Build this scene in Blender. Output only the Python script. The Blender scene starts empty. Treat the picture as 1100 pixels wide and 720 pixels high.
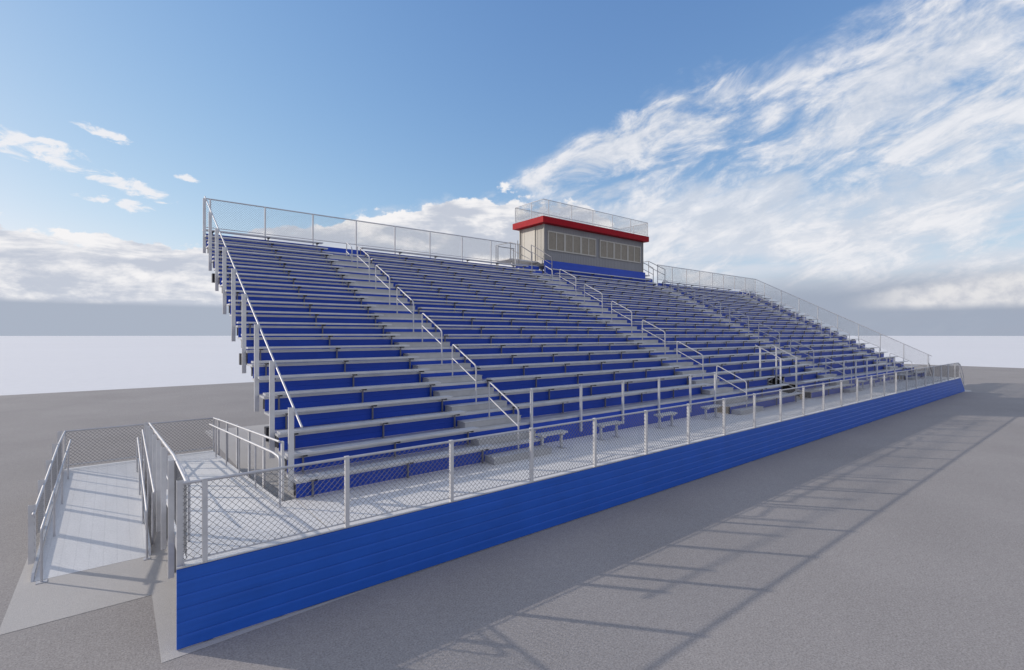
import bpy, math
from math import radians as R
from mathutils import Vector

sc = bpy.context.scene
col = sc.collection

# ------------------------------------------------------------------ geometry of the place (metres)
D = 1.06            # height of the front walkway
RISE, RUN, Y0 = 0.325, 0.61, 1.90
NROW = 21
XL, XR = 1.95, 45.35
def T(k): return D + k * RISE           # tread level of row k
def YR(k): return Y0 + (k - 1) * RUN    # plane of riser k
SUP = [4.17 + 1.906 * i for i in range(22)]
AISLES = [(6.08, 7.98), (17.52, 19.42), (28.95, 30.86), (40.40, 42.30)]
WCH = [(7.98, 17.52), (30.86, 40.40)]
PORT = (23.32, 25.14)

# ------------------------------------------------------------------ helpers
class MB:
    def __init__(s): s.v = []; s.f = []; s.s = []
    def add(s, vs, fs, smooth=False):
        n = len(s.v); s.v += [tuple(v) for v in vs]
        s.f += [tuple(i + n for i in f) for f in fs]; s.s += [smooth] * len(fs); return s
    def box(s, x0, x1, y0, y1, z0, z1):
        vs = [(x0,y0,z0),(x1,y0,z0),(x1,y1,z0),(x0,y1,z0),(x0,y0,z1),(x1,y0,z1),(x1,y1,z1),(x0,y1,z1)]
        return s.add(vs, [(3,2,1,0),(4,5,6,7),(0,1,5,4),(1,2,6,5),(2,3,7,6),(3,0,4,7)])
    def bar(s, a, b, w, h, up=(0,0,1)):
        a = Vector(a); b = Vector(b); d = (b - a).normalized(); up = Vector(up)
        sx = d.cross(up).normalized(); uz = sx.cross(d).normalized()
        vs = []
        for p in (a, b):
            for i, j in ((-1,-1),(1,-1),(1,1),(-1,1)): vs.append(p + sx * i * w / 2 + uz * j * h / 2)
        return s.add(vs, [(0,1,2,3),(7,6,5,4),(0,4,5,1),(1,5,6,2),(2,6,7,3),(3,7,4,0)])
    def tube(s, pts, r, n=10):
        pts = [Vector(p) for p in pts]
        rings = []; prev = None
        for i, p in enumerate(pts):
            if i == 0: d = pts[1] - p
            elif i == len(pts) - 1: d = p - pts[i-1]
            else: d = (pts[i+1] - p).normalized() + (p - pts[i-1]).normalized()
            d.normalize()
            if prev is None:
                ref = Vector((0,0,1)) if abs(d.z) < .9 else Vector((1,0,0))
                u = d.cross(ref).normalized()
            else:
                u = (prev - d * prev.dot(d)).normalized()
            prev = u; w = d.cross(u)
            rings.append([p + (u * math.cos(2*math.pi*k/n) + w * math.sin(2*math.pi*k/n)) * r for k in range(n)])
        vs = [v for g in rings for v in g]; fs = []
        for i in range(len(pts) - 1):
            for k in range(n):
                a = i*n + k; b = i*n + (k+1) % n
                fs.append((a, b, b + n, a + n))
        s.add(vs, fs, True)
        m = (len(pts)-1)*n
        s.add([rings[0][k] for k in range(n)], [tuple(range(n))[::-1]]); s.add([rings[-1][k] for k in range(n)], [tuple(range(n))])
        return s
    def extrude_x(s, prof, x0, x1):
        n = len(prof)
        vs = [(x0, y, z) for y, z in prof] + [(x1, y, z) for y, z in prof]
        fs = [(i, (i+1) % n, (i+1) % n + n, i + n) for i in range(n)] + [tuple(range(n))[::-1], tuple(range(n, 2*n))]
        return s.add(vs, fs)
    def prism_x(s, poly, x0, x1): return s.extrude_x(poly, x0, x1)
    def prism_z(s, poly, z0, z1):
        n = len(poly)
        vs = [(x, y, z0) for x, y in poly] + [(x, y, z1) for x, y in poly]
        return s.add(vs, [(i, (i+1) % n, (i+1) % n + n, i + n) for i in range(n)] + [tuple(range(n))[::-1], tuple(range(n, 2*n))])
    def prism_y(s, poly, y0, y1):      # poly in (x,z)
        n = len(poly)
        vs = [(x, y0, z) for x, z in poly] + [(x, y1, z) for x, z in poly]
        return s.add(vs, [(i, (i+1) % n, (i+1) % n + n, i + n) for i in range(n)] + [tuple(range(n))[::-1], tuple(range(n, 2*n))])
    def build(s, name, mat, parent=None, loc=None, kind=None):
        me = bpy.data.meshes.new(name)
        me.from_pydata(s.v, [], s.f); me.polygons.foreach_set('use_smooth', s.s); me.materials.append(mat)
        import bmesh
        bm = bmesh.new(); bm.from_mesh(me); bmesh.ops.recalc_face_normals(bm, faces=bm.faces); bm.to_mesh(me); bm.free()
        me.update()
        o = bpy.data.objects.new(name, me); col.objects.link(o)
        if parent is not None: o.parent = parent
        if loc is not None: o.location = loc
        if kind: o['kind'] = kind
        return o

def thing(name, label, cat, loc=(0,0,0), group=None):
    o = bpy.data.objects.new(name, None); col.objects.link(o); o.location = loc
    o.empty_display_size = .2
    tag(o, label, cat, group); return o
def tag(o, label, cat, group=None):
    o['label'] = label; o['category'] = cat
    if group: o['group'] = group
def inst(src, parent, loc):
    c = src.copy(); col.objects.link(c); c.parent = parent; c.location = loc
    return c

CH = [(-.048,-.025),(.048,-.025),(.048,.02),(.041,.02),(.041,-.018),(-.041,-.018),(-.041,.02),(-.048,.02)]
def channel(h, w=1.0):      # open channel post
    return MB().prism_z([(x * w, y) for x, y in CH], 0, h)
def round_path(pts, r=.09, n=5):
    pts = [Vector(p) for p in pts]; out = [pts[0]]
    for i in range(1, len(pts) - 1):
        p = pts[i]; a = (pts[i-1] - p); b = (pts[i+1] - p)
        q = min(r, a.length * .45, b.length * .45)
        a = p + a.normalized() * q; b = p + b.normalized() * q
        for k in range(n + 1):
            t = k / n; out.append(a * (1-t)**2 + p * 2*t*(1-t) + b * t*t)
    out.append(pts[-1]); return out

def chain(name, mat, parent, P, U, L, h, slope=0.0, pitch=.09, r=.0021, normal=(0,1,0)):
    """woven wire fabric as real wires, a rectangle L by h (sheared by slope), P lower start corner"""
    mb = MB(); P = Vector(P); U = Vector(U).normalized(); N = Vector(normal).normalized()
    def pt(s, t, o): return P + U * s + Vector((0,0,1)) * (t + slope * s) + N * o
    def wire(s0, t0, s1, t1, o):
        a = pt(s0, t0, o); b = pt(s1, t1, o); d = (b - a)
        if d.length < .02: return
        d.normalize(); w = d.cross(N).normalized()
        vs = []
        for p in (a, b):
            for x, y in ((-r, -r), (r, -r), (r, r), (-r, r)): vs.append(p + w * x + N * y)
        mb.add(vs, [(0,4,5,1),(1,5,6,2),(2,6,7,3),(3,7,4,0)])
    k = -math.floor(h / pitch) * pitch
    c = k
    while c < L:
        s0 = max(c, 0); s1 = min(c + h, L)
        if s1 > s0: wire(s0, s0 - c, s1, s1 - c, r * 1.05)
        c += pitch
    c = pitch * .5
    while c < L + h:
        s0 = max(c - h, 0); s1 = min(c, L)
        if s1 > s0: wire(s0, c - s0, s1, c - s1, -r * 1.05)
        c += pitch
    return mb.build(name, mat, parent)

# ------------------------------------------------------------------ materials
def new_mat(name):
    m = bpy.data.materials.new(name); m.use_nodes = True; nt = m.node_tree
    return m, nt, nt.nodes['Principled BSDF']
def noise(nt, scale, detail=4, rough=.6, vec=None, dist=0):
    n = nt.nodes.new('ShaderNodeTexNoise'); n.inputs['Scale'].default_value = scale
    n.inputs['Detail'].default_value = detail; n.inputs['Roughness'].default_value = rough
    n.inputs['Distortion'].default_value = dist
    if vec is not None: nt.links.new(vec, n.inputs['Vector'])
    return n.outputs['Fac']
def geo(nt):
    g = nt.nodes.new('ShaderNodeNewGeometry'); return g.outputs['Position']
def mapping(nt, vec, scale):
    m = nt.nodes.new('ShaderNodeMapping'); m.inputs['Scale'].default_value = scale
    nt.links.new(vec, m.inputs['Vector']); return m.outputs['Vector']
def ramp(nt, fac, stops):
    r = nt.nodes.new('ShaderNodeValToRGB'); nt.links.new(fac, r.inputs['Fac'])
    e = r.color_ramp.elements
    while len(e) < len(stops): e.new(.5)
    for i, (p, c) in enumerate(stops):
        e[i].position = p; e[i].color = (*c, 1) if len(c) == 3 else c
    return r.outputs['Color']
def bump(nt, b, height, strength, dist=.01):
    n = nt.nodes.new('ShaderNodeBump'); n.inputs['Strength'].default_value = strength
    n.inputs['Distance'].default_value = dist
    nt.links.new(height, n.inputs['Height']); nt.links.new(n.outputs['Normal'], b.inputs['Normal'])
def mixc(nt, fac, a, b, mode='MIX'):
    n = nt.nodes.new('ShaderNodeMix'); n.data_type = 'RGBA'; n.blend_type = mode
    for i, x in (('Factor', fac), ('A', a), ('B', b)):
        sock = [s for s in n.inputs if s.name == i and (s.type == ('VALUE' if i == 'Factor' else 'RGBA'))][0]
        if isinstance(x, (int, float)): sock.default_value = x
        elif isinstance(x, tuple): sock.default_value = (*x, 1)
        else: nt.links.new(x, sock)
    return [s for s in n.outputs if s.type == 'RGBA'][0]

def basic(name, c, rough=.5, metal=0.0, var=.12, vscale=3.0, fine=0.0):
    m, nt, b = new_mat(name)
    p = geo(nt)
    c0 = tuple(x * (1 - var) for x in c); c1 = tuple(min(1, x * (1 + var)) for x in c)
    colr = ramp(nt, noise(nt, vscale, 5, .6, p), [(.3, c0), (.7, c1)])
    nt.links.new(colr, b.inputs['Base Color'])
    b.inputs['Metallic'].default_value = metal
    rr = nt.nodes.new('ShaderNodeMapRange'); rr.inputs['To Min'].default_value = max(.05, rough - .08); rr.inputs['To Max'].default_value = rough + .08
    nt.links.new(noise(nt, vscale * 4, 3, .5, p), rr.inputs['Value']); nt.links.new(rr.outputs[0], b.inputs['Roughness'])
    if fine: bump(nt, b, noise(nt, 260, 2, .5, p), fine, .002)
    return m

M = {}
M['alu'] = basic('mill_aluminium', (.60, .605, .62), .42, .4, .10, 2.5)
M['alu_dull'] = basic('dull_aluminium_step', (.50, .50, .505), .5, .2, .10, 3)
M['pipe'] = basic('galvanised_pipe', (.58, .58, .60), .5, .3, .10, 6)
M['post'] = basic('anodised_post', (.68, .68, .69), .45, .25, .08, 5)
M['wire'] = basic('galvanised_wire', (.17, .17, .18), .5, .1, .1, 5)
M['steel_dark'] = basic('dark_bracket_steel', (.035, .035, .045), .55, .3, .2, 8)
M['steel'] = basic('grey_frame_steel', (.30, .30, .31), .5, .4, .15, 2)
M['bar'] = basic('bracket_bar', (.20, .20, .23), .5, .5, .15, 4)
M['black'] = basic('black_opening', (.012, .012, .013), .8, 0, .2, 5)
M['tan'] = basic('tan_plywood_end', (.42, .34, .22), .7, 0, .15, 9)
M['red'] = basic('red_fascia_metal', (.34, .005, .014), .6, .1, .08, 2)
M['frame'] = basic('window_frame', (.50, .475, .42), .5, .1, .05, 3)
M['shutter'] = basic('window_shutter', (.31, .275, .22), .55, .05, .10, 6)
M['door'] = basic('door_panel', (.47, .45, .40), .5, 0, .04, 2)
M['roofing'] = basic('roof_membrane', (.5, .5, .5), .8, 0, .1, 3)

M['red'].node_tree.nodes['Principled BSDF'].inputs['Specular IOR Level'].default_value = .15
# blue coated planks: faint lengthwise streaks
def blue(name, c, streak=.10):
    m, nt, b = new_mat(name); p = geo(nt)
    n1 = noise(nt, 1.0, 4, .6, mapping(nt, p, (.35, .35, 14)))
    n2 = noise(nt, 1.4, 4, .6, p)
    add = nt.nodes.new('ShaderNodeMath'); add.operation = 'ADD'; nt.links.new(n1, add.inputs[0]); nt.links.new(n2, add.inputs[1])
    h = nt.nodes.new('ShaderNodeMath'); h.operation = 'MULTIPLY'; h.inputs[1].default_value = .5; nt.links.new(add.outputs[0], h.inputs[0])
    nt.links.new(ramp(nt, h.outputs[0], [(.35, tuple(x*(1-streak) for x in c)), (.65, tuple(x*(1+streak) for x in c))]), b.inputs['Base Color'])
    b.inputs['Roughness'].default_value = .42; b.inputs['Metallic'].default_value = 0
    b.inputs['Specular IOR Level'].default_value = .35
    bump(nt, b, noise(nt, 1, 3, .5, mapping(nt, p, (3, 3, 60))), .12, .004)
    return m
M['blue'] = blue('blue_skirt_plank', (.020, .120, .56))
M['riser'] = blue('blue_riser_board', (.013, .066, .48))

# deck planks: ribbed mill finish aluminium
def deckmat(name, axis, sv=.62):
    m, nt, b = new_mat(name); p = geo(nt)
    w = nt.nodes.new('ShaderNodeTexWave'); w.wave_type = 'BANDS'; w.bands_direction = axis
    w.inputs['Scale'].default_value = 1.6; w.inputs['Distortion'].default_value = 0
    nt.links.new(p, w.inputs['Vector'])
    seam = ramp(nt, w.outputs['Fac'], [(0.0, (sv,sv,sv)), (.03, (1,1,1))])
    base = ramp(nt, noise(nt, 2.2, 7, .7, mapping(nt, p, (.5, 2.5, 1) if axis == 'Y' else (2.5, .5, 1))), [(.3, (.76,.755,.75)), (.7, (.84,.835,.83))])
    sp = ramp(nt, noise(nt, 45, 3, .6, p), [(.35, (.88,.88,.88)), (.6, (1,1,1))])
    nt.links.new(mixc(nt, 1.0, mixc(nt, 1.0, base, seam, 'MULTIPLY'), sp, 'MULTIPLY'), b.inputs['Base Color'])
    b.inputs['Metallic'].default_value = 0; b.inputs['Roughness'].default_value = .55
    bump(nt, b, noise(nt, 90, 3, .6, p), .2, .003)
    return m
M['deck'] = deckmat('ribbed_deck_plank', 'Y')
M['ramp'] = deckmat('ribbed_ramp_plank', 'X', .93)

# vertical ribbed siding of the press box
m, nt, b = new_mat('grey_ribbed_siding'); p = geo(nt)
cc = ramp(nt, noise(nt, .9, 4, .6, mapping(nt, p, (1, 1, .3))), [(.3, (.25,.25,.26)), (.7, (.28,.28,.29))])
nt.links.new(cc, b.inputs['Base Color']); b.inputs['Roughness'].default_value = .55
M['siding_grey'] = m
m, nt, b = new_mat('ribbed_siding'); p = geo(nt)
cc = ramp(nt, noise(nt, .9, 4, .6, mapping(nt, p, (1, 1, .3))), [(.3, (.37,.35,.31)), (.7, (.42,.40,.355))])
nt.links.new(cc, b.inputs['Base Color']); b.inputs['Roughness'].default_value = .55
M['siding'] = m

def granular(name, c, coarse, size=38, rough=.92, patch=.07, patch_scale=.25):
    m, nt, b = new_mat(name); p = geo(nt)
    c0 = tuple(x*(1-patch) for x in c); c1 = tuple(x*(1+patch) for x in c)
    base = ramp(nt, noise(nt, patch_scale, 6, .6, p), [(.3, c0), (.7, c1)])
    g = ramp(nt, noise(nt, size, 4, .75, p), [(.32, (1-coarse,)*3), (.5, (1,1,1)), (.68, (1+coarse,)*3)])
    g2 = ramp(nt, noise(nt, size*.22, 3, .7, p), [(.3, (1-coarse*.22,)*3), (.7, (1+coarse*.22,)*3)])
    nt.links.new(mixc(nt, 1.0, mixc(nt, 1.0, base, g, 'MULTIPLY'), g2, 'MULTIPLY'), b.inputs['Base Color'])
    b.inputs['Roughness'].default_value = rough; b.inputs['Specular IOR Level'].default_value = .25
    bump(nt, b, noise(nt, size*1.3, 4, .7, p), .55, .012)
    return m
M['asphalt'] = granular('grey_gravelled_asphalt', (.352, .330, .318), .32)
M['pad'] = granular('pale_concrete_pad', (.53, .51, .49), .12, 80)
M['plain'] = granular('white_plain', (.80, .80, .81), .02, 1.0, .9, .02, .01)

# ------------------------------------------------------------------ ground
def sheet(name, poly, z, mat):
    o = MB().add([(x, y, z) for x, y in poly], [tuple(range(len(poly)))]).build(name, mat, kind='structure'); return o
sheet('plain', [(-3000,-3000),(3000,-3000),(3000,3000),(-3000,3000)], -.05, M['plain'])
sheet('asphalt_yard', [(-60,-60),(86,-60),(86,39.7),(-60,39.7)], 0, M['asphalt'])
sheet('concrete_pad', [(-1.86,1.9),(-.17,1.9),(-.17,-.16),(3.0,0.0),(45.9,0.0),(47.3,-.35),(48.4,-.1),(48.4,2.4),(45.8,2.4),(45.8,16.9),(2.3,16.9),(2.3,2.6),(1.72,2.6),(1.72,9.9),(-1.86,9.9)], .004, M['pad'])

# ------------------------------------------------------------------ front walkway
dk = thing('front_walkway', 'long raised aluminium walkway along the foot of the grandstand with blue plank front', 'walkway')
mb = MB()
mb.box(0.10, 1.951, 0.03, 1.90, D-.05, D)
mb.build('deck_plank', M['deck'], dk)
MB().box(1.90, 2.02, .03, 1.9, D-.075, D-.055).build('deck_joint', M['black'], dk)
mb = MB(); mb.box(1.969, 45.68, .03, 1.898, D-.05, D)
mb.box(WCH[0][0], WCH[0][1], 1.898, 2.508, D-.05, D); mb.box(WCH[1][0], WCH[1][1], 1.898, 2.508, D-.05, D)
mb.box(45.40, 45.68, 1.898, 2.2, D-.05, D)
mb.build('deck_plank', M['deck'], dk)
# blue skirt: six tongue and groove planks
ph = (D - .03) / 6
prof = []
zs = []
for i in range(6):
    z0 = .012 + i * ph; z1 = z0 + ph
    prof += [(.003, z0 + .002), (-.0055, z0 + .009), (-.007, z0 + .03), (-.007, z1 - .035), (-.0045, z1 - .014), (.003, z1 - .003)]
prof = [(.03, .012)] + prof + [(.03, .012 + 6 * ph)]
MB().extrude_x(prof, 0.0, 45.70).build('skirt', M['blue'], dk)
MB().extrude_x([(-.012, D-.010), (-.012, D+.006), (.029, D+.006), (.029, D-.010)], -.002, 45.705).build('edge_trim', M['alu'], dk)
mb = MB()
for i in range(25):
    x = .3 + i * 1.9
    if x > 45.6: break
    mb.box(x-.03, x+.03, .05, .11, .004, D-.05); mb.box(x-.03, x+.03, 1.75, 1.81, .004, D-.05)
mb.bar((.04, .08, D-.11), (45.6, .08, D-.11), .06, .11); mb.bar((.04, 1.78, D-.11), (45.6, 1.78, D-.11), .06, .11)
mb.build('support_frame', M['steel'], dk)
MB().box(.085, .099, .04, 1.9, D-.17, D-.004).build('side_channel', M['alu'], dk)

# ------------------------------------------------------------------ grandstand
gs = thing('grandstand', 'large blue and aluminium grandstand rising behind the walkway up to the press box', 'grandstand')
def spans(k, kind):
    """x spans of riser/tread k with the wheelchair bays and the portal cut out"""
    s = [(XL, XR)]
    def cut(s, a, b):
        out = []
        for x0, x1 in s:
            if b <= x0 or a >= x1: out.append((x0, x1)); continue
            if a > x0: out.append((x0, a))
            if b < x1: out.append((b, x1))
        return out
    if k == 1:
        for a, b in WCH: s = cut(s, a, b)
    if k <= 3: s = cut(s, *PORT)
    return s
for k in range(1, NROW):
    z0 = T(k-1) + .002; zt_ = T(k) - .06
    for (a, b) in spans(k, 'riser'):
        prof = [(YR(k) + .016, z0), (YR(k) + .016, z0 + (zt_-z0)*.48), (YR(k) + .010, z0 + (zt_-z0)*.52), (YR(k) + .010, zt_), (YR(k) + .03, zt_), (YR(k) + .03, z0)]
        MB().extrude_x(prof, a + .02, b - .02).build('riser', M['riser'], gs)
        # tread: two planks with a hanging nosing
        prof = [(YR(k), T(k) - .058), (YR(k) , T(k) - .006), (YR(k) + .006, T(k)), (YR(k) + .285, T(k)), (YR(k) + .290, T(k) - .01),
                (YR(k) + .300, T(k) - .01), (YR(k) + .305, T(k)), (YR(k) + RUN + .008, T(k)), (YR(k) + RUN + .008, T(k) - .045),
                (YR(k) + .014, T(k) - .045), (YR(k) + .014, T(k) - .058)]
        MB().extrude_x(prof, a, b).build('tread', M['alu'], gs)
    if k == 2:
        for a, b in WCH:      # the full height blue wall behind each wheelchair bay
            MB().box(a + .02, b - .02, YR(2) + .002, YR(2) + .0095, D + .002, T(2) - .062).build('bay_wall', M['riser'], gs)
for a, b in ((XL + .02, 17.0), (30.35, XR - .02)):
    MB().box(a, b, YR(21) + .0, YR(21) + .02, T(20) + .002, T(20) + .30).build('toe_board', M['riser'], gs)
# under-row steel: stringers, columns, beams
xs = [2.12] + SUP[:]; xs = [x for x in xs if x < 45.2] + [45.2]
for x in xs:
    mb = MB()
    y1 = YR(20) + .55
    zt = lambda y: D + ((y - Y0) / RUN) * RISE - .12
    if PORT[0] - .2 < x < PORT[1] + .2: ys = YR(4) + .1
    elif any(a - .1 < x < b + .1 for a, b in WCH): ys = YR(2) + .1
    else: ys = Y0 + .1
    mb.bar((x, ys, zt(ys)-.05), (x, y1, zt(y1)-.05), .06, .20)
    mb.build('stringer', M['steel'], gs)
for x in xs[3::3]:
    for y in (4.15, 7.0, 11.8):
        zz = D + ((y - Y0) / RUN) * RISE - .5
        MB().box(x-.06, x+.06, y-.06, y+.06, .005, zz).build('column', M['steel'], gs)
for y in (4.15, 7.0, 11.8):
    zz = D + ((y - Y0) / RUN) * RISE - .34
    MB().box(1.93, 45.3, y-.10, y+.08, zz-.17, zz+.13).build('cross_beam', M['steel_dark'], gs)
MB().box(1.98, 2.3, 3.95, 4.30, 1.62, 2.02).build('beam_seat', M['steel'], gs)
# end caps of the rows at the left (dark profile ends) and the portal
for k in range(1, NROW):
    MB().box(XL - .004, XL + .018, YR(k) + .035, YR(k) + .10, T(k-1) + .05, T(k) - .06).build('end_cap', M['steel_dark'], gs)
# wheelchair bay end panels, first row frames open there
for x, s in ((17.52, 1), (40.40, 1)):
    MB().box(x - .012, x + .005, YR(1) + .05, YR(2) - .02, D + .03, T(1) - .06).build('end_panel', M['tan'], gs)
    MB().box(x - .006, x + .018, YR(1) + .0, YR(1) + .05, D, T(1) - .06).build('end_cap', M['steel_dark'], gs)
# portal: black sheets stand in for the shade inside the opening; cross braces
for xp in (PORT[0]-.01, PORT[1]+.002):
    MB().prism_x([(YR(1)+.05, D), (YR(1)+.05, T(1)-.06), (YR(2)+.05, T(1)-.06), (YR(2)+.05, T(2)-.06), (YR(3)+.05, T(2)-.06), (YR(3)+.05, T(3)-.06), (YR(4), T(3)-.06), (YR(4), D)], xp, xp+.008).build('portal_shade_sheet', M['black'], gs)
MB().box(PORT[0], PORT[1], YR(4)+.004, YR(4)+.016, .05, T(3)).build('portal_shade_sheet', M['black'], gs)
mb = MB()
x0, x1 = PORT
for y, z0, z1 in ((YR(2)-.05, D+.02, T(1)+.05), (YR(3), T(1)-.2, T(2)+.03), (YR(4)-.12, D+.5, T(3)-.08)):
    mb.bar((x0, y, z0), (x1, y, z1), .04, .05); mb.bar((x0, y+.05, z1), (x1, y+.05, z0), .04, .05)
mb.bar((x0, YR(3)-.1, T(2)-.05), (x1, YR(3)-.1, T(2)-.05), .05, .06)
mb.bar((x0, YR(2)-.1, T(1)-.05), (x0, YR(4)-.1, T(3)-.05), .05, .06); mb.bar((x1, YR(2)-.1, T(1)-.05), (x1, YR(4)-.1, T(3)-.05), .05, .06)
mb.build('portal_brace', M['alu'], gs)
MB().box(x0+.75, x1-.75, YR(1)+.10, YR(1)+.12, D+.03, D+.24).build('portal_panel', M['tan'], gs)
MB().box(x0, x1, 1.90, YR(2)-.05, D-.06, D-.01).build('portal_sill', M['alu_dull'], gs)

# half steps in the aisles: part of the grandstand
sb = MB()
hstep = RISE / 2
def step_mesh():
    m_ = MB(); m_.box(0, 1.80, -.36, -.003, .003, hstep - .012)
    m_.box(-.012, 1.812, -.375, -.003, hstep - .011, hstep)
    return m_
for ai, (a, b) in enumerate(AISLES):
    for k in range(0, NROW - 1):
        nm = 'aisle_step'
        if ai == 0 and k == 0:
            first_step = step_mesh().build(nm, M['alu_dull'], gs, loc=(a + .11, YR(1), D))
        else:
            inst(first_step, gs, (a + .11, YR(k+1), T(k)))

# ------------------------------------------------------------------ long benches
ORDX = 0
ORD = ['first','second','third','fourth','fifth','sixth','seventh','eighth','ninth','tenth','eleventh','twelfth','thirteenth','fourteenth',
       'fifteenth','sixteenth','seventeenth','eighteenth','nineteenth','twentieth','topmost']
BLOCKS = [(XL - .03, 6.27, 'block left of the first aisle'),
          (7.96, 17.70, 'block between first and second aisle'),
          (19.40, 29.14, 'block below the press box'),
          (30.82, 40.60, 'block between third and fourth aisle'),
          (42.26, 45.30, 'narrow block at far right end')]
plank_cache = {}
def plank_mesh(L):
    h = .05; d = .25
    prof = [(-.27, -.048), (-.27, -.008), (-.262, 0), (-.16, 0), (-.155, -.006), (-.149, -.006), (-.144, 0), (-.03, 0), (-.02, -.008), (-.02, -.048)]
    return MB().extrude_x(prof, 0, L)
bk0 = None; arm0 = None
def make_bench(x0, x1, k, label, group, nb=None):
    global bk0, arm0
    z = T(k) + .42; y = YR(k+1)
    t = thing('long_bench', label, 'bench', (x0, y, T(k)), group)
    key = round(x1 - x0, 3)
    if key in plank_cache: inst(plank_cache[key], t, (0, 0, .42))
    else: plank_cache[key] = plank_mesh(x1 - x0).build('seat_plank', M['alu'], t, loc=(0, 0, .42))
    bx = [x for x in [2.24] + SUP if x0 + .02 < x < x1 - .02]
    for x in bx:
        if bk0 is None:
            m_ = MB(); m_.box(-.016, .016, -.075, -.035, .002, .335)
            bk0 = m_.build('bracket_leg', M['bar'], t, loc=(x - x0, 0, 0))
            arm0 = MB().box(-.03, .03, -.255, -.03, .336, .3715).build('bracket_arm', M['steel_dark'], bk0, loc=(0,0,0))
        else:
            b = inst(bk0, t, (x - x0, 0, 0)); inst(arm0, b, (0, 0, 0))
    return t
for k in range(NROW):
    for bi, (x0, x1, where) in enumerate(BLOCKS):
        if bi in (1, 3) and k < 2: continue
        if k == NROW - 1 and bi == 2: pass
        segs = [(x0, x1, '')]
        if bi == 2 and k < 3: segs = [(x0, PORT[0] + .12, ' left of portal'), (PORT[1] + .05, x1, ' right of portal')]
        n = k - 2 if bi in (1, 3) else k
        name = ORD[20] if k == NROW - 1 else ORD[n]
        for a, b, extra in segs:
            if k == NROW - 1: lab = 'topmost aluminium bench, %s' % where
            else: lab = '%s bench up from the walkway%s, %s' % (name, extra, where)
            make_bench(a, b, k, lab, 'long aluminium benches of the grandstand')

# ------------------------------------------------------------------ aisle handrails
AN = ['first aisle, nearest the near end', 'second aisle, left below the press box', 'third aisle, right below the press box', 'fourth aisle, near the far right end']
HO = ['lowest', 'second lowest', 'third lowest', 'third highest', 'second highest', 'highest']
def handrail_parts(t):
    # local frame: x=0 centre, y=0 front post, z=0 tread level of the front post foot
    fz = hstep; H1 = 1.01
    run = 1.22; rise_ = .65 / 1.22 * run
    top_f = Vector((0, 0, fz + H1)); top_r = Vector((0, run, fz + H1 + .585))
    path = round_path([(0, 0, fz - .0), top_f, top_r, (0, run, T(2) - D + .003)], .10)
    MB().tube(path, .021, 10).build('hoop_rail', M['pipe'], t)
    MB().tube([(0, .0, fz + H1 - .42), (0, run, fz + H1 + .585 - .42)], .018, 8).build('mid_rail', M['pipe'], t)
    m_ = MB(); m_.tube([(0, 0, fz), (0, 0, fz + .008)], .045, 12); m_.tube([(0, run, T(2)-D+.001), (0, run, T(2)-D+.01)], .045, 12)
    m_.build('foot_flange', M['pipe'], t)
hr0 = None
for ai, (a, b) in enumerate(AISLES):
    cx = (a + b) / 2 + .07
    for j in range(6):
        lab = '%s handrail hoop in the %s' % (HO[j], AN[ai])
        t = thing('handrail', lab, 'handrail', (cx, 1.77 + 1.83 * j, D + .975 * j), 'handrails along the middle of the aisles')
        if hr0 is None: hr0 = t; handrail_parts(t)
        else:
            for c in list(hr0.children): inst(c, t, (0,0,0))
    t = thing('handrail', 'short handrail atop the %s' % AN[ai], 'handrail', (cx, 12.75, T(17)), 'short top handrails of the aisles')
    MB().tube(round_path([(0,0,hstep+.003),(0,0,1.1),(0,.61,1.42),(0,.61,RISE+.17)], .08), .021, 10).build('hoop_rail', M['pipe'], t)
    MB().tube([(0,0,.72),(0,.61,1.04)], .018, 8).build('mid_rail', M['pipe'], t)

# ------------------------------------------------------------------ front chain link fence
ft = 2.13
ff = thing('chain_link_fence', 'long waist high chain link fence on the blue front edge of the walkway', 'fence')
post0 = None
def sqpost(w, h, name='post', mat='post'):
    m_ = MB(); m_.box(-w/2, w/2, -w/2, w/2, 0, h); m_.box(-w/2-.004, w/2+.004, -w/2-.004, w/2+.004, h, h+.012); return m_
for i in range(24):
    x = .31 + 1.9 * i
    if i == 0: post0 = sqpost(.062, ft - D + .01).build('post', M['post'], ff, loc=(x, .022, D + .007))
    else: inst(post0, ff, (x, .022, D + .007))
MB().tube(round_path([(.07, .035, ft), (45.0, .035, ft), (45.35, .035, ft-.03), (45.5, .035, ft-.35), (45.5, .035, D+.002)], .15), .021, 10).build('top_rail', M['pipe'], ff)
MB().tube([(.07, .035, D+.06), (45.5, .035, D+.06)], .012, 8).build('bottom_rail', M['pipe'], ff)
chain('chain_link_mesh', M['wire'], ff, (.07, .035, D+.06), (1,0,0), 45.35, ft-D-.07, r=.0023)

# ------------------------------------------------------------------ left side: walkway guard at X=0 turning the corner, ramps
def zr1(y): return max(0.0, min(.51, (y - 3.6) / 12))       # lower ramp surface
def zr2(y): return max(.51, D - (y - 1.9) / 12) if y > 1.9 else D
YE = 8.5; YB = 10.0                                           # end of ramps, back of landing
rl = thing('access_ramp', 'lower aluminium ramp rising away from the front beside the concrete pad', 'ramp')
MB().prism_x([(3.62, .006), (9.7, .508), (9.7, .46), (4.2, .006)], -1.66, -.14).build('ramp_surface', M['ramp'], rl)
MB().prism_x([(3.62, .006), (9.7, .508), (9.7, .62), (3.75, .11)], -1.70, -1.665).build('kerb', M['alu'], rl)
MB().prism_x([(3.62, .006), (9.7, .508), (9.7, .62), (3.75, .11)], -.135, -.10).build('kerb', M['alu'], rl)
ld = thing('ramp_landing', 'flat aluminium landing at the back where both ramps meet', 'landing')
MB().box(-1.66, 1.72, 9.702, YB + .02, .46, .512).build('landing_surface', M['ramp'], ld)
m_ = MB()
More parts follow.
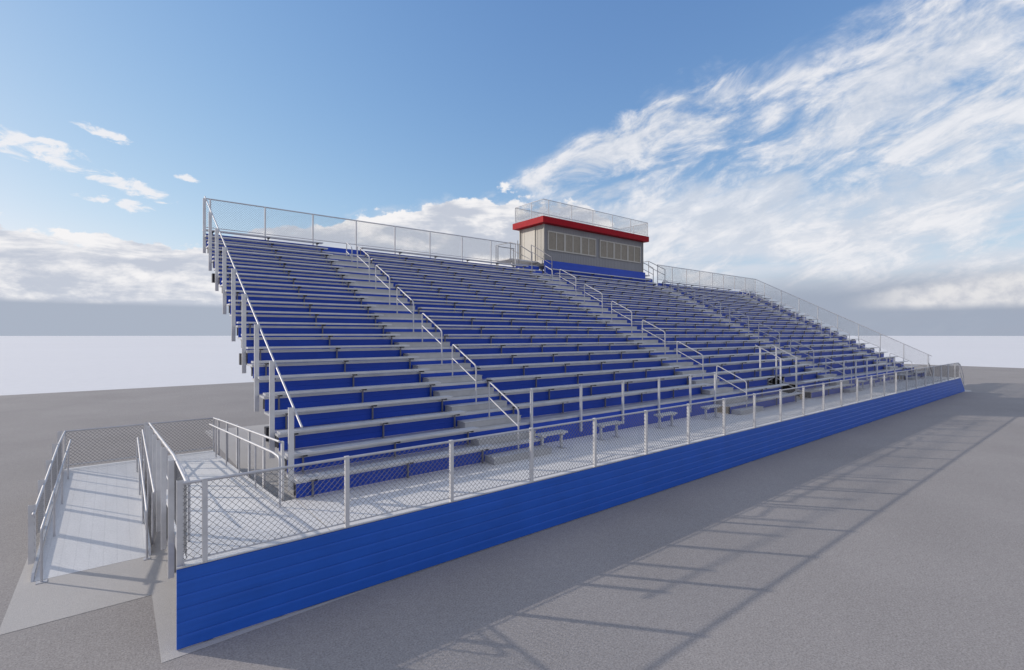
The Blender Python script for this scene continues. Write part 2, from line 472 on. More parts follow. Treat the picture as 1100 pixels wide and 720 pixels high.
for x in (-1.6, -.2, .2, 1.65):
    for y in (9.75, 9.98): MB().box(x-.03, x+.03, y-.03, y+.03, .004, .46).build('leg', M['steel'], ld)
ru = thing('access_ramp', 'upper aluminium ramp climbing from the back landing to the raised walkway', 'ramp')
def z2(y): return D - (y - 1.9) * (D - .512) / (9.7 - 1.9)
MB().prism_x([(1.902, D - .001), (9.70, .513), (9.70, .465), (1.902, D - .05)], .13, 1.72).build('ramp_surface', M['ramp'], ru)
m_ = MB()
for y in (2.6, 4.4, 6.2, 8.0):
    for x in (.17, 1.68): MB().box(x-.03, x+.03, y-.03, y+.03, .004, z2(y)-.05).build('leg', M['steel'], ru)

# guard between deck/upper ramp and lower ramp (X about 0.07)
g = thing('guard_rail', 'guard fence with wide flat posts between lower and upper ramps, from the near corner', 'guard rail')
MB().tube(round_path([(.115, .06, ft), (.115, 1.9, ft), (.125, 9.6, 1.58), ], .1), .021, 10).build('top_rail', M['pipe'], g)
def gpost(x, y, z0, z1, w=.10, t=.05, parent=g, mat='post'):
    return MB().box(-t/2, t/2, -w/2, w/2, 0, z1 - z0).build('post', M[mat], parent, loc=(x, y, z0))
for y in (.10, 1.45, 2.95, 4.25, 5.55, 6.9, 8.2, 9.5):
    top = ft if y < 1.9 else z2(y) + 1.07
    hh = 1.62 if y < 1 else 1.78
    channel(hh, .8).build('post', M['post'], g, loc=(.045, y, top + .03 - hh))
chain('chain_link_mesh', M['wire'], g, (.115, .08, D+.06), (0,1,0), 1.85, ft-D-.08, normal=(1,0,0))
MB().tube([(.12, 1.95, D+.5), (.125, 9.6, 1.06)], .014, 8).build('mid_rail', M['pipe'], g)
# inner handrail of the upper ramp, left side
h_ = thing('handrail', 'round handrail on the left edge of the upper ramp with bent end near the corner', 'handrail')
MB().tube(round_path([(.22, .9, D+.003), (.22, .9, D+.87), (.22, 1.9, D+.87), (.22, 9.6, .51+.87)], .12), .019, 10).build('rail', M['pipe'], h_)
for y in (2.9, 4.9, 6.9, 8.9): MB().tube([(.22, y, z2(y)+.003), (.22, y, z2(y)+.86)], .017, 8).build('post', M['pipe'], h_)
# lower ramp right side
g2 = thing('guard_rail', 'round top rail on the right side of the lower ramp against the wide posts', 'guard rail')
MB().tube([(-.03, 4.1, zr1(4.1)+.98), (-.03, 9.4, zr1(9.4)+.98-.03)], .021, 10).build('top_rail', M['pipe'], g2)
for y in (4.2, 5.9, 7.6, 9.2): MB().tube([(-.05, y, .005), (-.05, y, zr1(y)+.95)], .02, 8).build('post', M['pipe'], g2)
h2 = thing('handrail', 'thin handrail with a foot on the pad at the right of the lower ramp', 'handrail')
MB().tube(round_path([(-.17, 3.5, .006), (-.17, 3.5, .87), (-.15, 9.0, zr1(9.0)+.85)], .05), .019, 10).build('rail', M['pipe'], h2)
m_ = MB(); m_.box(-.22, -.12, 3.44, 3.56, .006, .014)
m_.build('foot_plate', M['pipe'], h2)
for y in (5.2, 7.0, 8.8): MB().tube([(-.17, y, zr1(y)+.003), (-.17, y, zr1(y)+.85)], .017, 8).build('post', M['pipe'], h2)
# lower ramp left side
g3 = thing('guard_rail', 'outer guard fence on the left edge of the lower ramp, leftmost rail of the scene', 'guard rail')
MB().tube([(-1.72, 4.15, zr1(4.15)+.91), (-1.69, 8.5, .51+.89), (-1.66, YB, 1.50)], .021, 10).build('top_rail', M['pipe'], g3)
for y in (4.35, 5.75, 7.15, 8.55, 9.9):
    m_ = channel(1.02)
    m_.build('post', M['post'], g3, loc=(-1.752, y, zr1(y)+.0+.005))
chain('chain_link_mesh', M['wire'], g3, (-1.72, 4.3, zr1(4.3)+.08), (0,1,0), 5.6, .84, slope=1/13.5, normal=(1,0,0), pitch=.12, r=.0012)
h3 = thing('handrail', 'inner handrail standing on a foot plate at the left of the lower ramp', 'handrail')
MB().tube(round_path([(-1.56, 3.52, .006), (-1.56, 3.52, .87), (-1.52, 9.5, zr1(9.5)+.85)], .08), .019, 10).build('rail', M['pipe'], h3)
MB().box(-1.63, -1.49, 3.46, 3.58, .006, .014).build('foot_plate', M['pipe'], h3)
for y in (5.4, 7.2, 9.0): MB().tube([(-1.54, y, zr1(y)+.003), (-1.54, y, zr1(y)+.85)], .017, 8).build('post', M['pipe'], h3)
# back fence of the landing
bf = thing('chain_link_fence', 'low chain link fence closing the back of the ramp landing', 'fence')
MB().tube([(-1.66, YB, 1.50), (1.74, YB, 1.50)], .021, 10).build('top_rail', M['pipe'], bf)
MB().tube([(-1.66, YB, .60), (1.74, YB, .60)], .016, 10).build('bottom_rail', M['pipe'], bf)
chain('chain_link_mesh', M['wire'], bf, (-1.66, YB, .56), (1,0,0), 3.4, .93, r=.0036)
for x in (-1.66, .1, 1.74): MB().tube([(x, YB, .3), (x, YB, 1.50)], .024, 8).build('post', M['post'], bf)
# upper ramp right side guard
g4 = thing('guard_rail', 'guard rail with flat posts on the right edge of the upper ramp, by the grandstand', 'guard rail')
MB().tube([(1.74, 2.15, z2(2.15)+1.05), (1.74, 8.2, z2(8.2)+1.03), (1.74, YB, 1.50)], .021, 10).build('top_rail', M['pipe'], g4)
for y in (2.15, 3.6, 5.05, 6.5, 7.95, 9.4):
    top = z2(y) + 1.05 if y < 8.2 else 1.56
    MB().box(-.02, .02, -.045, .045, 0, 1.3).build('post', M['post'], g4, loc=(1.79, y, top - 1.3))

h4 = thing('handrail', 'pale round handrail with a bent end on the right of the upper ramp', 'handrail')
MB().tube(round_path([(1.62, 1.62, D+.003), (1.62, 1.62, D+.86), (1.62, 2.1, D+.86), (1.60, 8.2, z2(8.2)+.86), (1.60, 9.7, .51+.86)], .12), .021, 10).build('rail', M['pipe'], h4)
for y in (3.5, 5.2, 6.9, 8.6): MB().tube([(1.61, y, z2(y)+.003), (1.61, y, z2(y)+.85)], .017, 8).build('post', M['pipe'], h4)

# ------------------------------------------------------------------ end guard of the grandstand, left
ge = thing('end_guard_rail', 'sloping pipe rail on tall outboard posts up the near left end of the grandstand', 'guard rail')
MB().tube([(1.98, 1.60, 2.41), (1.98, 13.95, 9.21)], .021, 10).build('top_rail', M['pipe'], ge)
for j in range(9):
    y = 2.05 + 1.434 * j; top = 2.41 + .5505 * (y - 1.60) + .06
    ln = 1.52 if j == 0 else 2.0
    channel(ln).build('post', M['post'], ge, loc=(1.915, y, top - ln))

# ------------------------------------------------------------------ rear fences
ZB = 8.10; ZT = 9.18; YF = 14.14
def rear_fence(x0, x1, xsp, label):
    t = thing('chain_link_fence', label, 'fence')
    MB().tube([(x0, YF, ZT), (x1, YF, ZT)], .024, 10).build('top_rail', M['pipe'], t)
    MB().tube([(x0, YF, ZB), (x1, YF, ZB)], .016, 8).build('bottom_rail', M['pipe'], t)
    p0 = None
    for x in xsp:
        if p0 is None: p0 = MB().tube([(0,0,0),(0,0,ZT-7.55)], .032, 10).build('post', M['post'], t, loc=(x, YF, 7.55))
        else: inst(p0, t, (x, YF, 7.55))
    chain('chain_link_mesh', M['wire'], t, (x0, YF, ZB), (1,0,0), x1-x0, ZT-ZB-.01)
rear_fence(1.98, 17.05, [2.18, 4.08, 5.94, 7.82, 9.69, 11.56, 13.45, 15.3, 17.0], 'chain link fence along the top row, left of the press box')
rear_fence(30.32, 45.4, [30.36, 32.21, 34.13, 35.98, 37.89, 39.68, 41.56, 43.45, 45.35], 'chain link fence along the top row, right of the press box')
# sloping fence at the right end
t = thing('chain_link_fence', 'tall sloping chain link fence down the far right end of the grandstand', 'fence')
s_ = (9.18 - 2.53) / (14.14 - 1.51)
MB().tube([(45.4, 1.51, 2.53), (45.4, 14.14, 9.18)], .024, 10).build('top_rail', M['pipe'], t)
chain('chain_link_mesh', M['wire'], t, (45.4, 1.6, 2.53+.09*s_-1.07), (0,1,0), 12.5, 1.06, slope=s_, normal=(1,0,0))
p0 = None
for y in (1.73, 3.15, 4.6, 6.03, 7.5, 8.96, 10.42, 11.88, 13.34):
    zt_ = 2.53 + (y - 1.51) * s_
    if p0 is None: p0 = MB().tube([(0,0,0),(0,0,1.35)], .03, 10).build('post', M['post'], t, loc=(45.4, y, zt_-1.35))
    else: inst(p0, t, (45.4, y, zt_-1.35))

# ------------------------------------------------------------------ wheelchair bay guards and companion benches
def wc_guard(x0, label):
    t = thing('bay_guard_rail', label, 'guard rail')
    xs_ = [x0 + .13 + 1.905 * i for i in range(6)]
    xs_[-1] -= .2
    MB().tube([(xs_[0]-.02, 2.47, 2.585), (xs_[-1]+.02, 2.47, 2.585)], .021, 10).build('top_rail', M['pipe'], t)
    MB().tube([(xs_[0]-.02, 2.47, 2.14), (xs_[-1]+.02, 2.47, 2.14)], .006, 8).build('mid_wire', M['pipe'], t)
    p0 = None
    for x in xs_:
        if p0 is None: p0 = sqpost(.058, 1.37).build('post', M['post'], t, loc=(x, 2.45, 1.24))
        else: inst(p0, t, (x, 2.45, 1.24))
wc_guard(WCH[0][0], 'row of pale square posts with a top rail above the wheelchair bay, near first aisle')
wc_guard(WCH[1][0], 'row of pale square posts with a top rail above the farther wheelchair bay')
cb0 = None
def companion(x, label):
    global cb0
    t = thing('companion_bench', label, 'bench', (x, 1.86, D), 'short benches in the wheelchair bays')
    if cb0 is None:
        cb0 = t
        MB().extrude_x([(-.13, .40), (-.13, .445), (-.122, .452), (.122, .452), (.13, .445), (.13, .40)], -.46, .46).build('seat_plank', M['alu'], t)
        for sx in (-.34, .34):
            m_ = MB(); m_.box(sx-.03, sx+.03, -.03, .03, .02, .36); m_.box(sx-.035, sx+.035, -.11, .11, .362, .399)
            m_.build('leg', M['alu'], t)
            MB().box(sx-.05, sx+.05, -.13, .13, .003, .019).build('foot_plate', M['alu'], t)
    else:
        for c in list(cb0.children): inst(c, t, c.location)
CBX = 0
CB = ['short bench beside the first aisle step, nearest of the first wheelchair bay', 'short bench second from the near end of the first wheelchair bay',
      'short bench in the first wheelchair bay, third from the near end', 'short bench at the far end of the first wheelchair bay, by the tan end panel',
      'short bench nearest the third aisle in the farther wheelchair bay', 'short bench second along the farther wheelchair bay',
      'short bench third along the farther wheelchair bay', 'short bench fourth along the farther wheelchair bay', 'short bench at the far end of the farther wheelchair bay']
for x, l in zip((8.30, 10.55, 13.35, 16.1, 31.7, 33.6, 35.5, 37.4, 39.3), CB): companion(x, l)

# ------------------------------------------------------------------ centre portal rails
for x, zb, l in ((PORT[0]+.03, (1.80, 2.07), 'sloping rail on two tall posts at the left side of the centre portal'), (PORT[1]-.1, (1.25, 1.60), 'sloping rail on two tall posts at the right side of the centre portal')):
    t = thing('portal_handrail', l, 'handrail')
    MB().tube([(x, 2.38, 2.88), (x, 3.72, 3.57)], .024, 10).build('top_rail', M['pipe'], t)
    for y, z0, z1 in ((2.55, zb[0], 2.95), (3.48, zb[1], 3.44)): MB().box(x-.03, x+.03, y-.03, y+.03, z0, z1).build('post', M['post'], t)

# ------------------------------------------------------------------ right end stair
st = thing('end_stair', 'short metal stair going down off the far right end of the walkway', 'stair')
m_ = MB(); n = 6
for i in range(1, n):
    z = D - i * D / n; x = 45.70 + (i-1) * .26
    m_.box(x, x + .27, .03, 1.75, z - .04, z)
m_.build('tread', M['alu_dull'], st)
MB().prism_y([(45.706, .01), (45.706, D), (47.02, .10), (47.02, .01)], .0, .024).build('skirt', M['blue'], st)
MB().prism_y([(45.706, D-.25), (45.706, D), (47.02, .10), (47.02, .01), (46.75, .01)], 1.76, 1.80).build('stringer', M['steel'], st)
for y, l, mt_ in ((.06, 'bent stair rail at the front side of the far right end stair', 'pipe'), (1.78, 'bent stair rail at the back side of the far right end stair', 'bar')):
    t = thing('stair_rail', l, 'handrail')
    MB().tube(round_path([(45.66, y, D+.003), (45.66, y, D+1.0), (46.0, y, D+.86), (47.1, y, 1.0), (47.1, y, .006)], .12), .022, 10).build('rail', M[mt_], t)
    MB().tube([(45.66, y, D+.5), (47.1, y, .5)], .018, 8).build('mid_rail', M[mt_], t)

# ------------------------------------------------------------------ press box
PX0, PX1, PY0, PY1 = 19.20, 28.66, 14.17, 16.40
PZ0, PZ1 = 8.50, 10.62
pb = thing('press_box', 'grey ribbed press box with a red roof edge above the top row', 'press box')
MB().box(PX0, PX1+.25, 14.145, 14.165, T(20)+.002, 8.50).build('base_band', M['riser'], pb)
MB().box(PX0-.02, PX1+.02, 14.167, PY1+.02, 8.30, 8.50).build('floor_frame', M['steel'], pb)
MB().box(PX0+.035, PX1-.035, PY0+.035, PY1-.035, PZ0+.002, PZ1+.02).build('inner_wall', M['siding'], pb)
def ribbed(p0, p1, z0, z1, out, pitch=.15):
    """ribbed sheet from p0 to p1 (plan), ribs proud along out"""
    a = Vector((*p0, 0)); b = Vector((*p1, 0)); L = (b-a).length; U = (b-a).normalized(); O = Vector((*out, 0))
    pts = [a]; s = 0
    while s < L - pitch * .9:
        for ds, o in ((.0, 0), (.10, 0), (.108, .012), (.142, .012), (.15, 0)):
            pts.append(a + U * (s + ds) + O * o)
        s += pitch
    pts.append(b)
    vs = [(p.x, p.y, z0) for p in pts] + [(p.x, p.y, z1) for p in pts]; n = len(pts)
    return MB().add(vs, [(i, i+1, i+1+n, i+n) for i in range(n-1)])
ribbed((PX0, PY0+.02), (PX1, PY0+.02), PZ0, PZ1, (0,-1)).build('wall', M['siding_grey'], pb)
ribbed((PX0+.02, PY1), (PX0+.02, PY0), PZ0, PZ1, (-1,0), .30).build('wall', M['siding'], pb)
ribbed((PX1-.02, PY0), (PX1-.02, PY1), PZ0, PZ1, (1,0), .30).build('wall', M['siding'], pb)
ribbed((PX1, PY1-.02), (PX0, PY1-.02), PZ0, PZ1, (0,1)).build('wall', M['siding'], pb)
for x in (PX0, PX1):
    for y in (PY0, PY1): MB().box(x-.03, x+.03, y-.03, y+.03, PZ0, PZ1).build('corner_trim', M['siding'], pb)
roof = MB().box(PX0-.4, PX1+.22, PY0-.37, PY1+.25, 10.63, 10.99).build('roof_fascia', M['red'], pb)
MB().box(PX0-.36, PX1+.18, PY0-.33, PY1+.21, 10.991, 11.01).build('roof_deck', M['roofing'], roof)
# windows: two groups of three double windows
WG = [(19.47, 23.72), (24.06, 28.36)]
for (a, b) in WG:
    w = (b - a) / 3
    for i in range(3):
        x0 = a + i * w + .008; x1 = a + (i+1) * w - .008; z0, z1 = 9.11, 10.27; ym = PY0 - .02
        fr = MB(); th = .07
        fr.box(x0, x0+th, ym-.03, ym+.03, z0, z1); fr.box(x1-th, x1, ym-.03, ym+.03, z0, z1)
        fr.box(x0+th, x1-th, ym-.03, ym+.03, z0, z0+th); fr.box(x0+th, x1-th, ym-.03, ym+.03, z1-th, z1)
        xm = (x0+x1)/2; fr.box(xm-.035, xm+.035, ym-.022, ym+.028, z0+th, z1-th)
        f = fr.build('window_frame', M['frame'], pb)
        for p0_, p1_ in ((x0+th, xm-.035), (xm+.035, x1-th)):
            sh = MB(); sh.box(p0_, p1_, ym+.002, ym+.012, z0+th, z1-th)
            zc = z0+th+.02
            while zc < z1-th-.03:
                sh.box(p0_+.01, p1_-.01, ym-.006, ym+.001, zc, zc+.03); zc += .055
            sh.build('shutter', M['shutter'], f)
# side door
MB().box(PX0-.012, PX0+.008, 15.05, 15.98, PZ0+.01, PZ0+2.02).build('door', M['door'], pb)
m_ = MB(); m_.box(PX0-.025, PX0+.01, 14.98, 15.046, PZ0, PZ0+2.08); m_.box(PX0-.025, PX0+.01, 15.984, 16.05, PZ0, PZ0+2.08); m_.box(PX0-.025, PX0+.01, 15.047, 15.983, PZ0+2.022, PZ0+2.08)
m_.build('door_frame', M['frame'], pb)
# supports to the ground
m_ = MB()
for x in (17.2, 19.4, 22.4, 25.4, 28.4, 30.1):
    for y in (14.6, 16.2): m_.box(x-.06, x+.06, y-.06, y+.06, .005, 8.02)
m_.bar((17.1, 14.6, 8.11), (30.2, 14.6, 8.11), .1, .18); m_.bar((17.1, 16.2, 8.11), (30.2, 16.2, 8.11), .1, .18)
m_.build('support_column', M['steel'], pb)
# roof fence
rf = thing('rooftop_fence', 'chain link fence round the flat roof of the press box', 'fence')
ax, bx_, ay, by = 18.84, 28.82, 13.85, 16.45; rz0, rz1 = 11.0, 11.97
MB().tube(round_path([(ax,by,rz1),(ax,ay,rz1),(bx_,ay,rz1),(bx_,by,rz1),(ax,by,rz1)], .04), .02, 8).build('top_rail', M['pipe'], rf)
MB().tube([(ax,ay,rz0+.1),(bx_,ay,rz0+.1),(bx_,by,rz0+.1),(ax,by,rz0+.1),(ax,ay,rz0+.1)], .012, 8).build('bottom_rail', M['pipe'], rf)
p0 = None
pts = [(19.28+1.9*i, ay) for i in range(5)] + [(28.78, ay), (28.82, 15.1), (28.82, by), (ax, 14.9), (ax, by)] + [(20.7+1.95*i, by) for i in range(4)]
for x, y in pts:
    if p0 is None: p0 = MB().tube([(0,0,0),(0,0,rz1-rz0)], .026, 8).build('post', M['post'], rf, loc=(x,y,rz0+.012))
    else: inst(p0, rf, (x,y,rz0+.012))
chain('chain_link_mesh', M['wire'], rf, (ax, ay, rz0+.1), (1,0,0), bx_-ax, .86)
chain('chain_link_mesh', M['wire'], rf, (ax, by, rz0+.1), (1,0,0), bx_-ax, .86)
chain('chain_link_mesh', M['wire'], rf, (ax, ay, rz0+.1), (0,1,0), by-ay, .86, normal=(1,0,0))
chain('chain_link_mesh', M['wire'], rf, (bx_, ay, rz0+.1), (0,1,0), by-ay, .86, normal=(1,0,0))

# access platforms either side of the press box, with steps up from the top row
def access(sign, xa, xb, label):
    """xa is the outer edge, xb the press box wall"""
    t = thing('access_platform', label, 'platform')
    a, b = min(xa, xb), max(xa, xb)
    MB().box(a, b, 14.75, 16.4, 8.40, 8.47).build('platform_deck', M['deck'], t)
    for i in range(1, 3):
        z = T(20) + i * .30; y = 14.17 + (i-1) * .29
        MB().box(a + .25, b - .1, y, y + .30, z - .05, z).build('step', M['alu_dull'], t)
        MB().box(a + .25, b - .1, y - .001 - .01, y - .001, z - .28, z - .05).build('step_riser', M['riser'], t)
    return t
access(-1, 17.05, 19.15, 'small access platform with blue steps at the left wall of the press box')
access(1, 30.3, 28.70, 'small access platform with blue steps at the right wall of the press box')
# back edge guard of platforms and stair rails
def stair_rail(pts, mids, posts, label, mat='steel'):
    t = thing('platform_rail', label, 'handrail')
    MB().tube(round_path(pts, .06), .022, 10).build('top_rail', M[mat], t)
    for a, b in mids: MB().tube([a, b], .018, 8).build('mid_rail', M[mat], t)
    for (x, y, z0, z1) in posts: MB().tube([(x,y,z0),(x,y,z1)], .024, 8).build('post', M[mat], t)
stair_rail([(15.68,14.05,8.88),(16.85,14.05,8.88)], [], [(15.70,14.05,7.6,8.88),(16.80,14.05,7.6,8.88)], 'short low gate rail in front of the fence left of the press box')
stair_rail([(17.05,14.0,9.36),(17.05,14.0,8.0)], [], [(17.15,14.0,8.0,9.2)], 'tall grey twin posts at the end of the left top fence')
stair_rail([(17.25,13.0,8.55),(17.25,14.1,9.15),(17.25,14.9,9.42),(17.25,16.3,9.42)], [((17.25,13.0,8.15),(17.25,14.9,9.02))], [(17.25,13.0,7.1,8.55),(17.25,14.9,8.47,9.42),(17.25,16.3,8.47,9.42)], 'outer stair rail up to the left platform of the press box')
stair_rail([(18.75,13.0,8.45),(18.75,14.1,9.05),(18.75,14.8,9.42)], [((18.75,13.0,8.05),(18.75,14.8,9.02))], [(18.75,13.0,7.1,8.45),(18.75,14.8,8.47,9.42)], 'dark stair rail against the left wall of the press box', 'bar')
stair_rail([(28.95,13.5,8.30),(28.95,13.5,8.75),(28.95,14.1,9.1),(28.95,14.8,9.42)], [((28.95,13.5,8.3),(28.95,14.8,9.02))], [(28.95,13.5,7.3,8.4),(28.95,14.8,8.47,9.42)], 'bent stair rail by the right wall of the press box')
stair_rail([(30.2,13.4,8.75),(30.2,14.8,9.5),(30.2,16.3,9.5),(29.0,16.3,9.5)], [((30.2,13.4,8.35),(30.2,14.8,9.1))], [(30.2,13.4,7.3,8.75),(30.2,14.8,8.47,9.5),(30.2,16.3,8.47,9.5)], 'outer stair rail up to the right platform of the press box')

# ------------------------------------------------------------------ camera
cam = bpy.data.cameras.new('camera'); co = bpy.data.objects.new('camera', cam); col.objects.link(co)
cam.sensor_width = 36; cam.lens = 534 / 1100 * 36
cam.clip_start = .05; cam.clip_end = 20000
co.location = (-.609, -7.647, 4.05)
HEAD = math.atan2(.62327, .78201)
co.rotation_euler = (R(90), 0, -HEAD)
sc.camera = co

# ------------------------------------------------------------------ sun and sky
EL = R(22.2); saz = Vector((-.64, .768))
sun = bpy.data.lights.new('sun', 'SUN'); so = bpy.data.objects.new('sun', sun); col.objects.link(so)
sun.energy = 2.0; sun.angle = R(.6); sun.color = (1.0, .91, .80)
dv = Vector((saz.x * math.cos(EL), saz.y * math.cos(EL), math.sin(EL)))
so.rotation_euler = dv.to_track_quat('Z', 'Y').to_euler(); so.location = (-20, 30, 30)

w = bpy.data.worlds.new('World'); sc.world = w; w.use_nodes = True
nt = w.node_tree; nt.nodes.clear()
out = nt.nodes.new('ShaderNodeOutputWorld'); bg = nt.nodes.new('ShaderNodeBackground')
nt.links.new(bg.outputs[0], out.inputs[0]); bg.inputs['Strength'].default_value = .15
sky = nt.nodes.new('ShaderNodeTexSky'); sky.sky_type = 'NISHITA'; sky.sun_disc = False
sky.sun_elevation = EL; sky.sun_rotation = math.atan2(saz.x, saz.y); sky.air_density = 1.0; sky.dust_density = .3; sky.ozone_density = 2.2
def V(x):
    return x
def mth(op, a, b=None, c=None, clamp=False):
    n = nt.nodes.new('ShaderNodeMath'); n.operation = op; n.use_clamp = clamp
    for i, x in enumerate((a, b, c)):
        if x is None: continue
        if isinstance(x, (int, float)): n.inputs[i].default_value = x
        else: nt.links.new(x, n.inputs[i])
    return n.outputs[0]
add = lambda a, b: mth('ADD', a, b)
sub = lambda a, b: mth('SUBTRACT', a, b)
mul = lambda a, b: mth('MULTIPLY', a, b)
def sstep(x, lo, hi):
    n = nt.nodes.new('ShaderNodeMapRange'); n.interpolation_type = 'SMOOTHSTEP'
    n.inputs['From Min'].default_value = lo; n.inputs['From Max'].default_value = hi
    nt.links.new(x, n.inputs['Value']); return n.outputs[0]
tc = nt.nodes.new('ShaderNodeTexCoord'); sep = nt.nodes.new('ShaderNodeSeparateXYZ'); nt.links.new(tc.outputs['Generated'], sep.inputs[0])
X_, Y_, Z_ = sep.outputs
ch, sh = math.cos(HEAD), math.sin(HEAD)
fwd = add(mul(X_, sh), mul(Y_, ch)); rgt = sub(mul(X_, ch), mul(Y_, sh))
az = mul(mth('ARCTAN2', rgt, fwd), 57.2958)
el = mul(mth('ARCSINE', Z_), 57.2958)
def comb(x, y, z=0.0):
    n = nt.nodes.new('ShaderNodeCombineXYZ')
    for i, v in enumerate((x, y, z)):
        if isinstance(v, (int, float)): n.inputs[i].default_value = v
        else: nt.links.new(v, n.inputs[i])
    return n.outputs[0]
def nz(vec, scale, detail=6, rough=.55, dist=0):
    return noise(nt, scale, detail, rough, vec, dist)
# streaky high cloud: coordinates turned along the fan
ca, sa = math.cos(R(15)), math.sin(R(15))
u1 = add(mul(az, ca), mul(el, sa)); v1 = sub(mul(el, ca), mul(az, sa))
n_streak = nz(comb(mul(u1, .055), mul(v1, .13), 3.1), 1.0, 9, .60, .45)
n_break = nz(comb(mul(u1, .10), mul(v1, .22), 8.0), 1.0, 7, .6, .3)
n_cell = nz(comb(mul(u1, .13), mul(v1, .27), 6.0), 1.0, 10, .62, .5)
n_fine = nz(comb(mul(u1, .35), mul(v1, .9), 2.0), 1.0, 6, .65, .8)
def sin_(x): return mth('SINE', x)
eltop = mth('MINIMUM', add(18.6, mul(az, .42)), add(24.7, mul(sub(az, 14.0), .14)))
eltop = mth('MAXIMUM', eltop, add(27.5, mul(sub(az, 36.0), .8)))
eltop = mth('MINIMUM', eltop, 60.0)
fan = sstep(add(sub(eltop, el), add(mul(sub(n_break, .5), 9.0), mul(sub(n_cell, .5), 5.0))), -.5, 4.0)
fan = mul(fan, sstep(az, -1.5, 4.0))
fan = mul(fan, sub(1.0, sstep(az, 70.0, 110.0)))
cirrus = sstep(add(mul(n_streak, .40), add(mul(n_cell, .52), mul(n_fine, .12))), .42, .58)
def mass(a0, e0, ra, re, tilt, nn, amp):
    da = sub(az, a0); de = sub(sub(el, e0), mul(da, tilt))
    q = add(mth('POWER', mul(mth('ABSOLUTE', da), 1.0/ra), 2.0), mth('POWER', mul(mth('ABSOLUTE', de), 1.0/re), 2.0))
    return sstep(add(sub(1.0, q), mul(sub(nn, .5), amp)), -.1, 1.0)
masses = mass(12.5, 20.6, 14.0, 2.8, .36, n_cell, 5.0)
masses = mth('MAXIMUM', masses, mul(mass(38.0, 21.5, 13.0, 5.5, .30, n_cell, 4.0), .95))
masses = mth('MAXIMUM', masses, mul(mass(41.0, 12.5, 6.0, 1.6, 0, n_cell, 2.5), .9))
masses = mth('MAXIMUM', masses, mul(mass(18.0, 13.0, 30.0, 3.6, .0, n_break, 5.0), .85))
d_fan = mth('MAXIMUM', mul(fan, cirrus), masses)
# general low veil at right
veil = mul(sstep(sub(18.0, el), 0.0, 9.0), sstep(az, -4.0, 8.0))
n_str = nz(comb(mul(az, .05), mul(el, .34), 12.0), 1.0, 9, .6, .3)
d_veil = mul(veil, sstep(add(mul(n_break, .3), mul(n_str, .7)), .34, .58))
# cumulus bank: heap shapes
cvec = comb(mul(az, .085), mul(el, .16), 5.0)
n_c = nz(cvec, 1.0, 9, .58, .1)
n_c2 = nz(comb(mul(az, .22), mul(el, .34), 9.0), 1.0, 8, .6, .1)
bankh = add(10.6, mul(sstep(az, -26.0, -3.0), 5.2))
left_dip = mul(sstep(sub(0.0, az), 24.0, 34.0), 1.0)
bankh = add(bankh, mul(left_dip, -1.3))
bankh = sub(bankh, mul(sstep(az, 5.0, 30.0), 24.0))
n_c3 = nz(comb(mul(az, .62), mul(el, .75), 4.0), 1.0, 8, .6, .1)
edge = sub(add(bankh, mul(sub(n_c, .5), 9.0)), add(el, add(mul(sub(n_c2, .5), -5.0), mul(sub(n_c3, .5), -2.4))))
d_bank = sstep(edge, -.1, .45)
# scattered little clouds upper left, each a soft ellipse broken by noise
n_p = nz(comb(mul(az, .5), mul(el, 1.1), 7.0), 1.0, 9, .62, .6)
def puff(a0, e0, ra, re, tilt=0.0):
    da = sub(az, a0); de = sub(sub(el, e0), mul(da, tilt))
    q = add(mth('POWER', mul(mth('ABSOLUTE', da), 1.0/ra), 2.0), mth('POWER', mul(mth('ABSOLUTE', de), 1.0/re), 2.0))
    return sstep(add(sub(1.0, q), add(mul(sub(n_c2, .5), 3.0), mul(sub(n_p, .5), 5.0))), .15, 1.2)
puffs = None
for a in ((-43.2, 14.9, 4.0, 1.25, -.10), (-38.6, 13.6, 4.5, .8, -.22), (-37.0, 11.5, 1.9, .7, -.1), (-40.0, 12.0, 1.6, .4, 0), (-39.3, 17.4, 1.9, .5, -.15), (-33.3, 14.8, 1.3, .35, -.1), (-43.0, 15.9, 1.3, .4, 0)):
    pf = puff(*a)
    puffs = pf if puffs is None else mth('MAXIMUM', puffs, pf)
# low right bright cumulus and grey horizon layer
edge_r = sub(add(4.6, add(mul(sub(n_c2, .5), 2.2), mul(sub(az, 38.0), .10))), el)
d_rc = mul(mul(sstep(edge_r, -.1, .9), sstep(el, 2.0, 2.9)), sstep(az, 33.0, 40.0))
layer = sub(1.0, sstep(add(el, mul(sub(n_streak, .5), 3.2)), 3.2, 6.8))
layer_l = mul(sstep(sub(0.0, az), -8.0, 10.0), sub(1.0, sstep(el, 2.6, 3.2)))

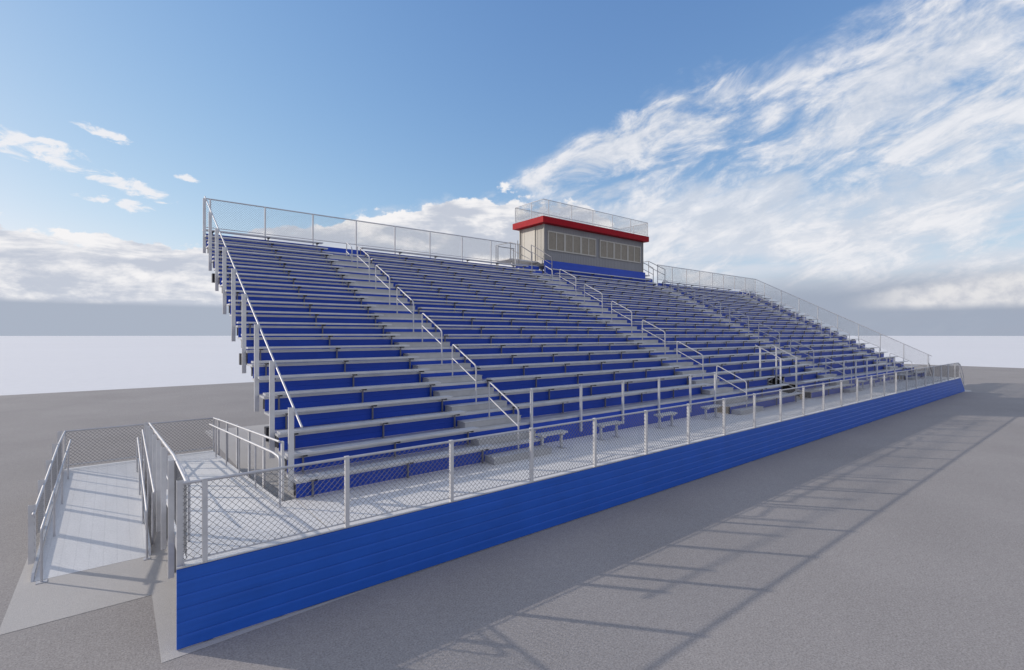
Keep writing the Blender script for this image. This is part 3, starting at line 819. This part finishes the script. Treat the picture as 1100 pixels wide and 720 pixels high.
K = 4.8   # cloud colours in units of the background strength 0.1
def C(r, g, b): return (r*K, g*K, b*K)
sp = nt.nodes.new('ShaderNodeSeparateColor'); nt.links.new(sky.outputs[0], sp.inputs[0])
cb = nt.nodes.new('ShaderNodeCombineColor')
for i_, (k_, c_) in enumerate(((.80, .03), (1.06, .13), (1.76, .29))):   # soft shoulder near the sun side of the sky
    nt.links.new(mth('DIVIDE', mul(sp.outputs[i_], k_), add(1.0, mul(sp.outputs[i_], c_))), cb.inputs[i_])
skyc = cb.outputs[0]
# colours
white = C(.86, .86, .88)
fan_col = mixc(nt, sstep(add(mul(n_fine, .35), mul(n_cell, .65)), .40, .64), C(.60, .65, .74), C(.86, .86, .89))
shade_n = add(mul(n_c2, .5), mul(n_c3, .5))
bank_patch = nz(comb(mul(az, .10), mul(el, .34), 15.0), 1.0, 9, .62, .3)
bank_lit = sstep(add(mth('MAXIMUM', mul(sub(1.6, edge), .30), -.30), add(mul(sub(bank_patch, .5), 8.5), mul(sub(shade_n, .5), 3.0))), -.8, .9)
bank_col = mixc(nt, bank_lit, C(.54, .58, .67), C(.90, .89, .90))
c = skyc
c = mixc(nt, mul(d_veil, .85), c, C(.66, .70, .78))
c = mixc(nt, mul(d_fan, .92), c, fan_col)
c = mixc(nt, mul(puffs, .92), c, C(.86, .86, .89))
c = mixc(nt, mul(layer, .9), c, C(.32, .37, .47))
c = mixc(nt, d_bank, c, bank_col)
c = mixc(nt, layer_l, c, C(.40, .45, .545))
c = mixc(nt, mul(d_rc, .9), c, mixc(nt, sstep(n_c3, .3, .65), C(.58, .60, .66), C(.80, .79, .80)))
# unseen cloud overhead and behind, added to raise and whiten the ambient light
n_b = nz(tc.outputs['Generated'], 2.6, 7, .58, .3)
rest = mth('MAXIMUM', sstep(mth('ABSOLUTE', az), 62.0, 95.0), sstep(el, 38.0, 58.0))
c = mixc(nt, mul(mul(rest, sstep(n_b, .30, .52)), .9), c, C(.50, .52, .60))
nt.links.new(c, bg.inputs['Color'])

sc.view_settings.view_transform = 'Standard'; sc.view_settings.look = 'None'
sc.view_settings.exposure = .5; sc.view_settings.gamma = 1
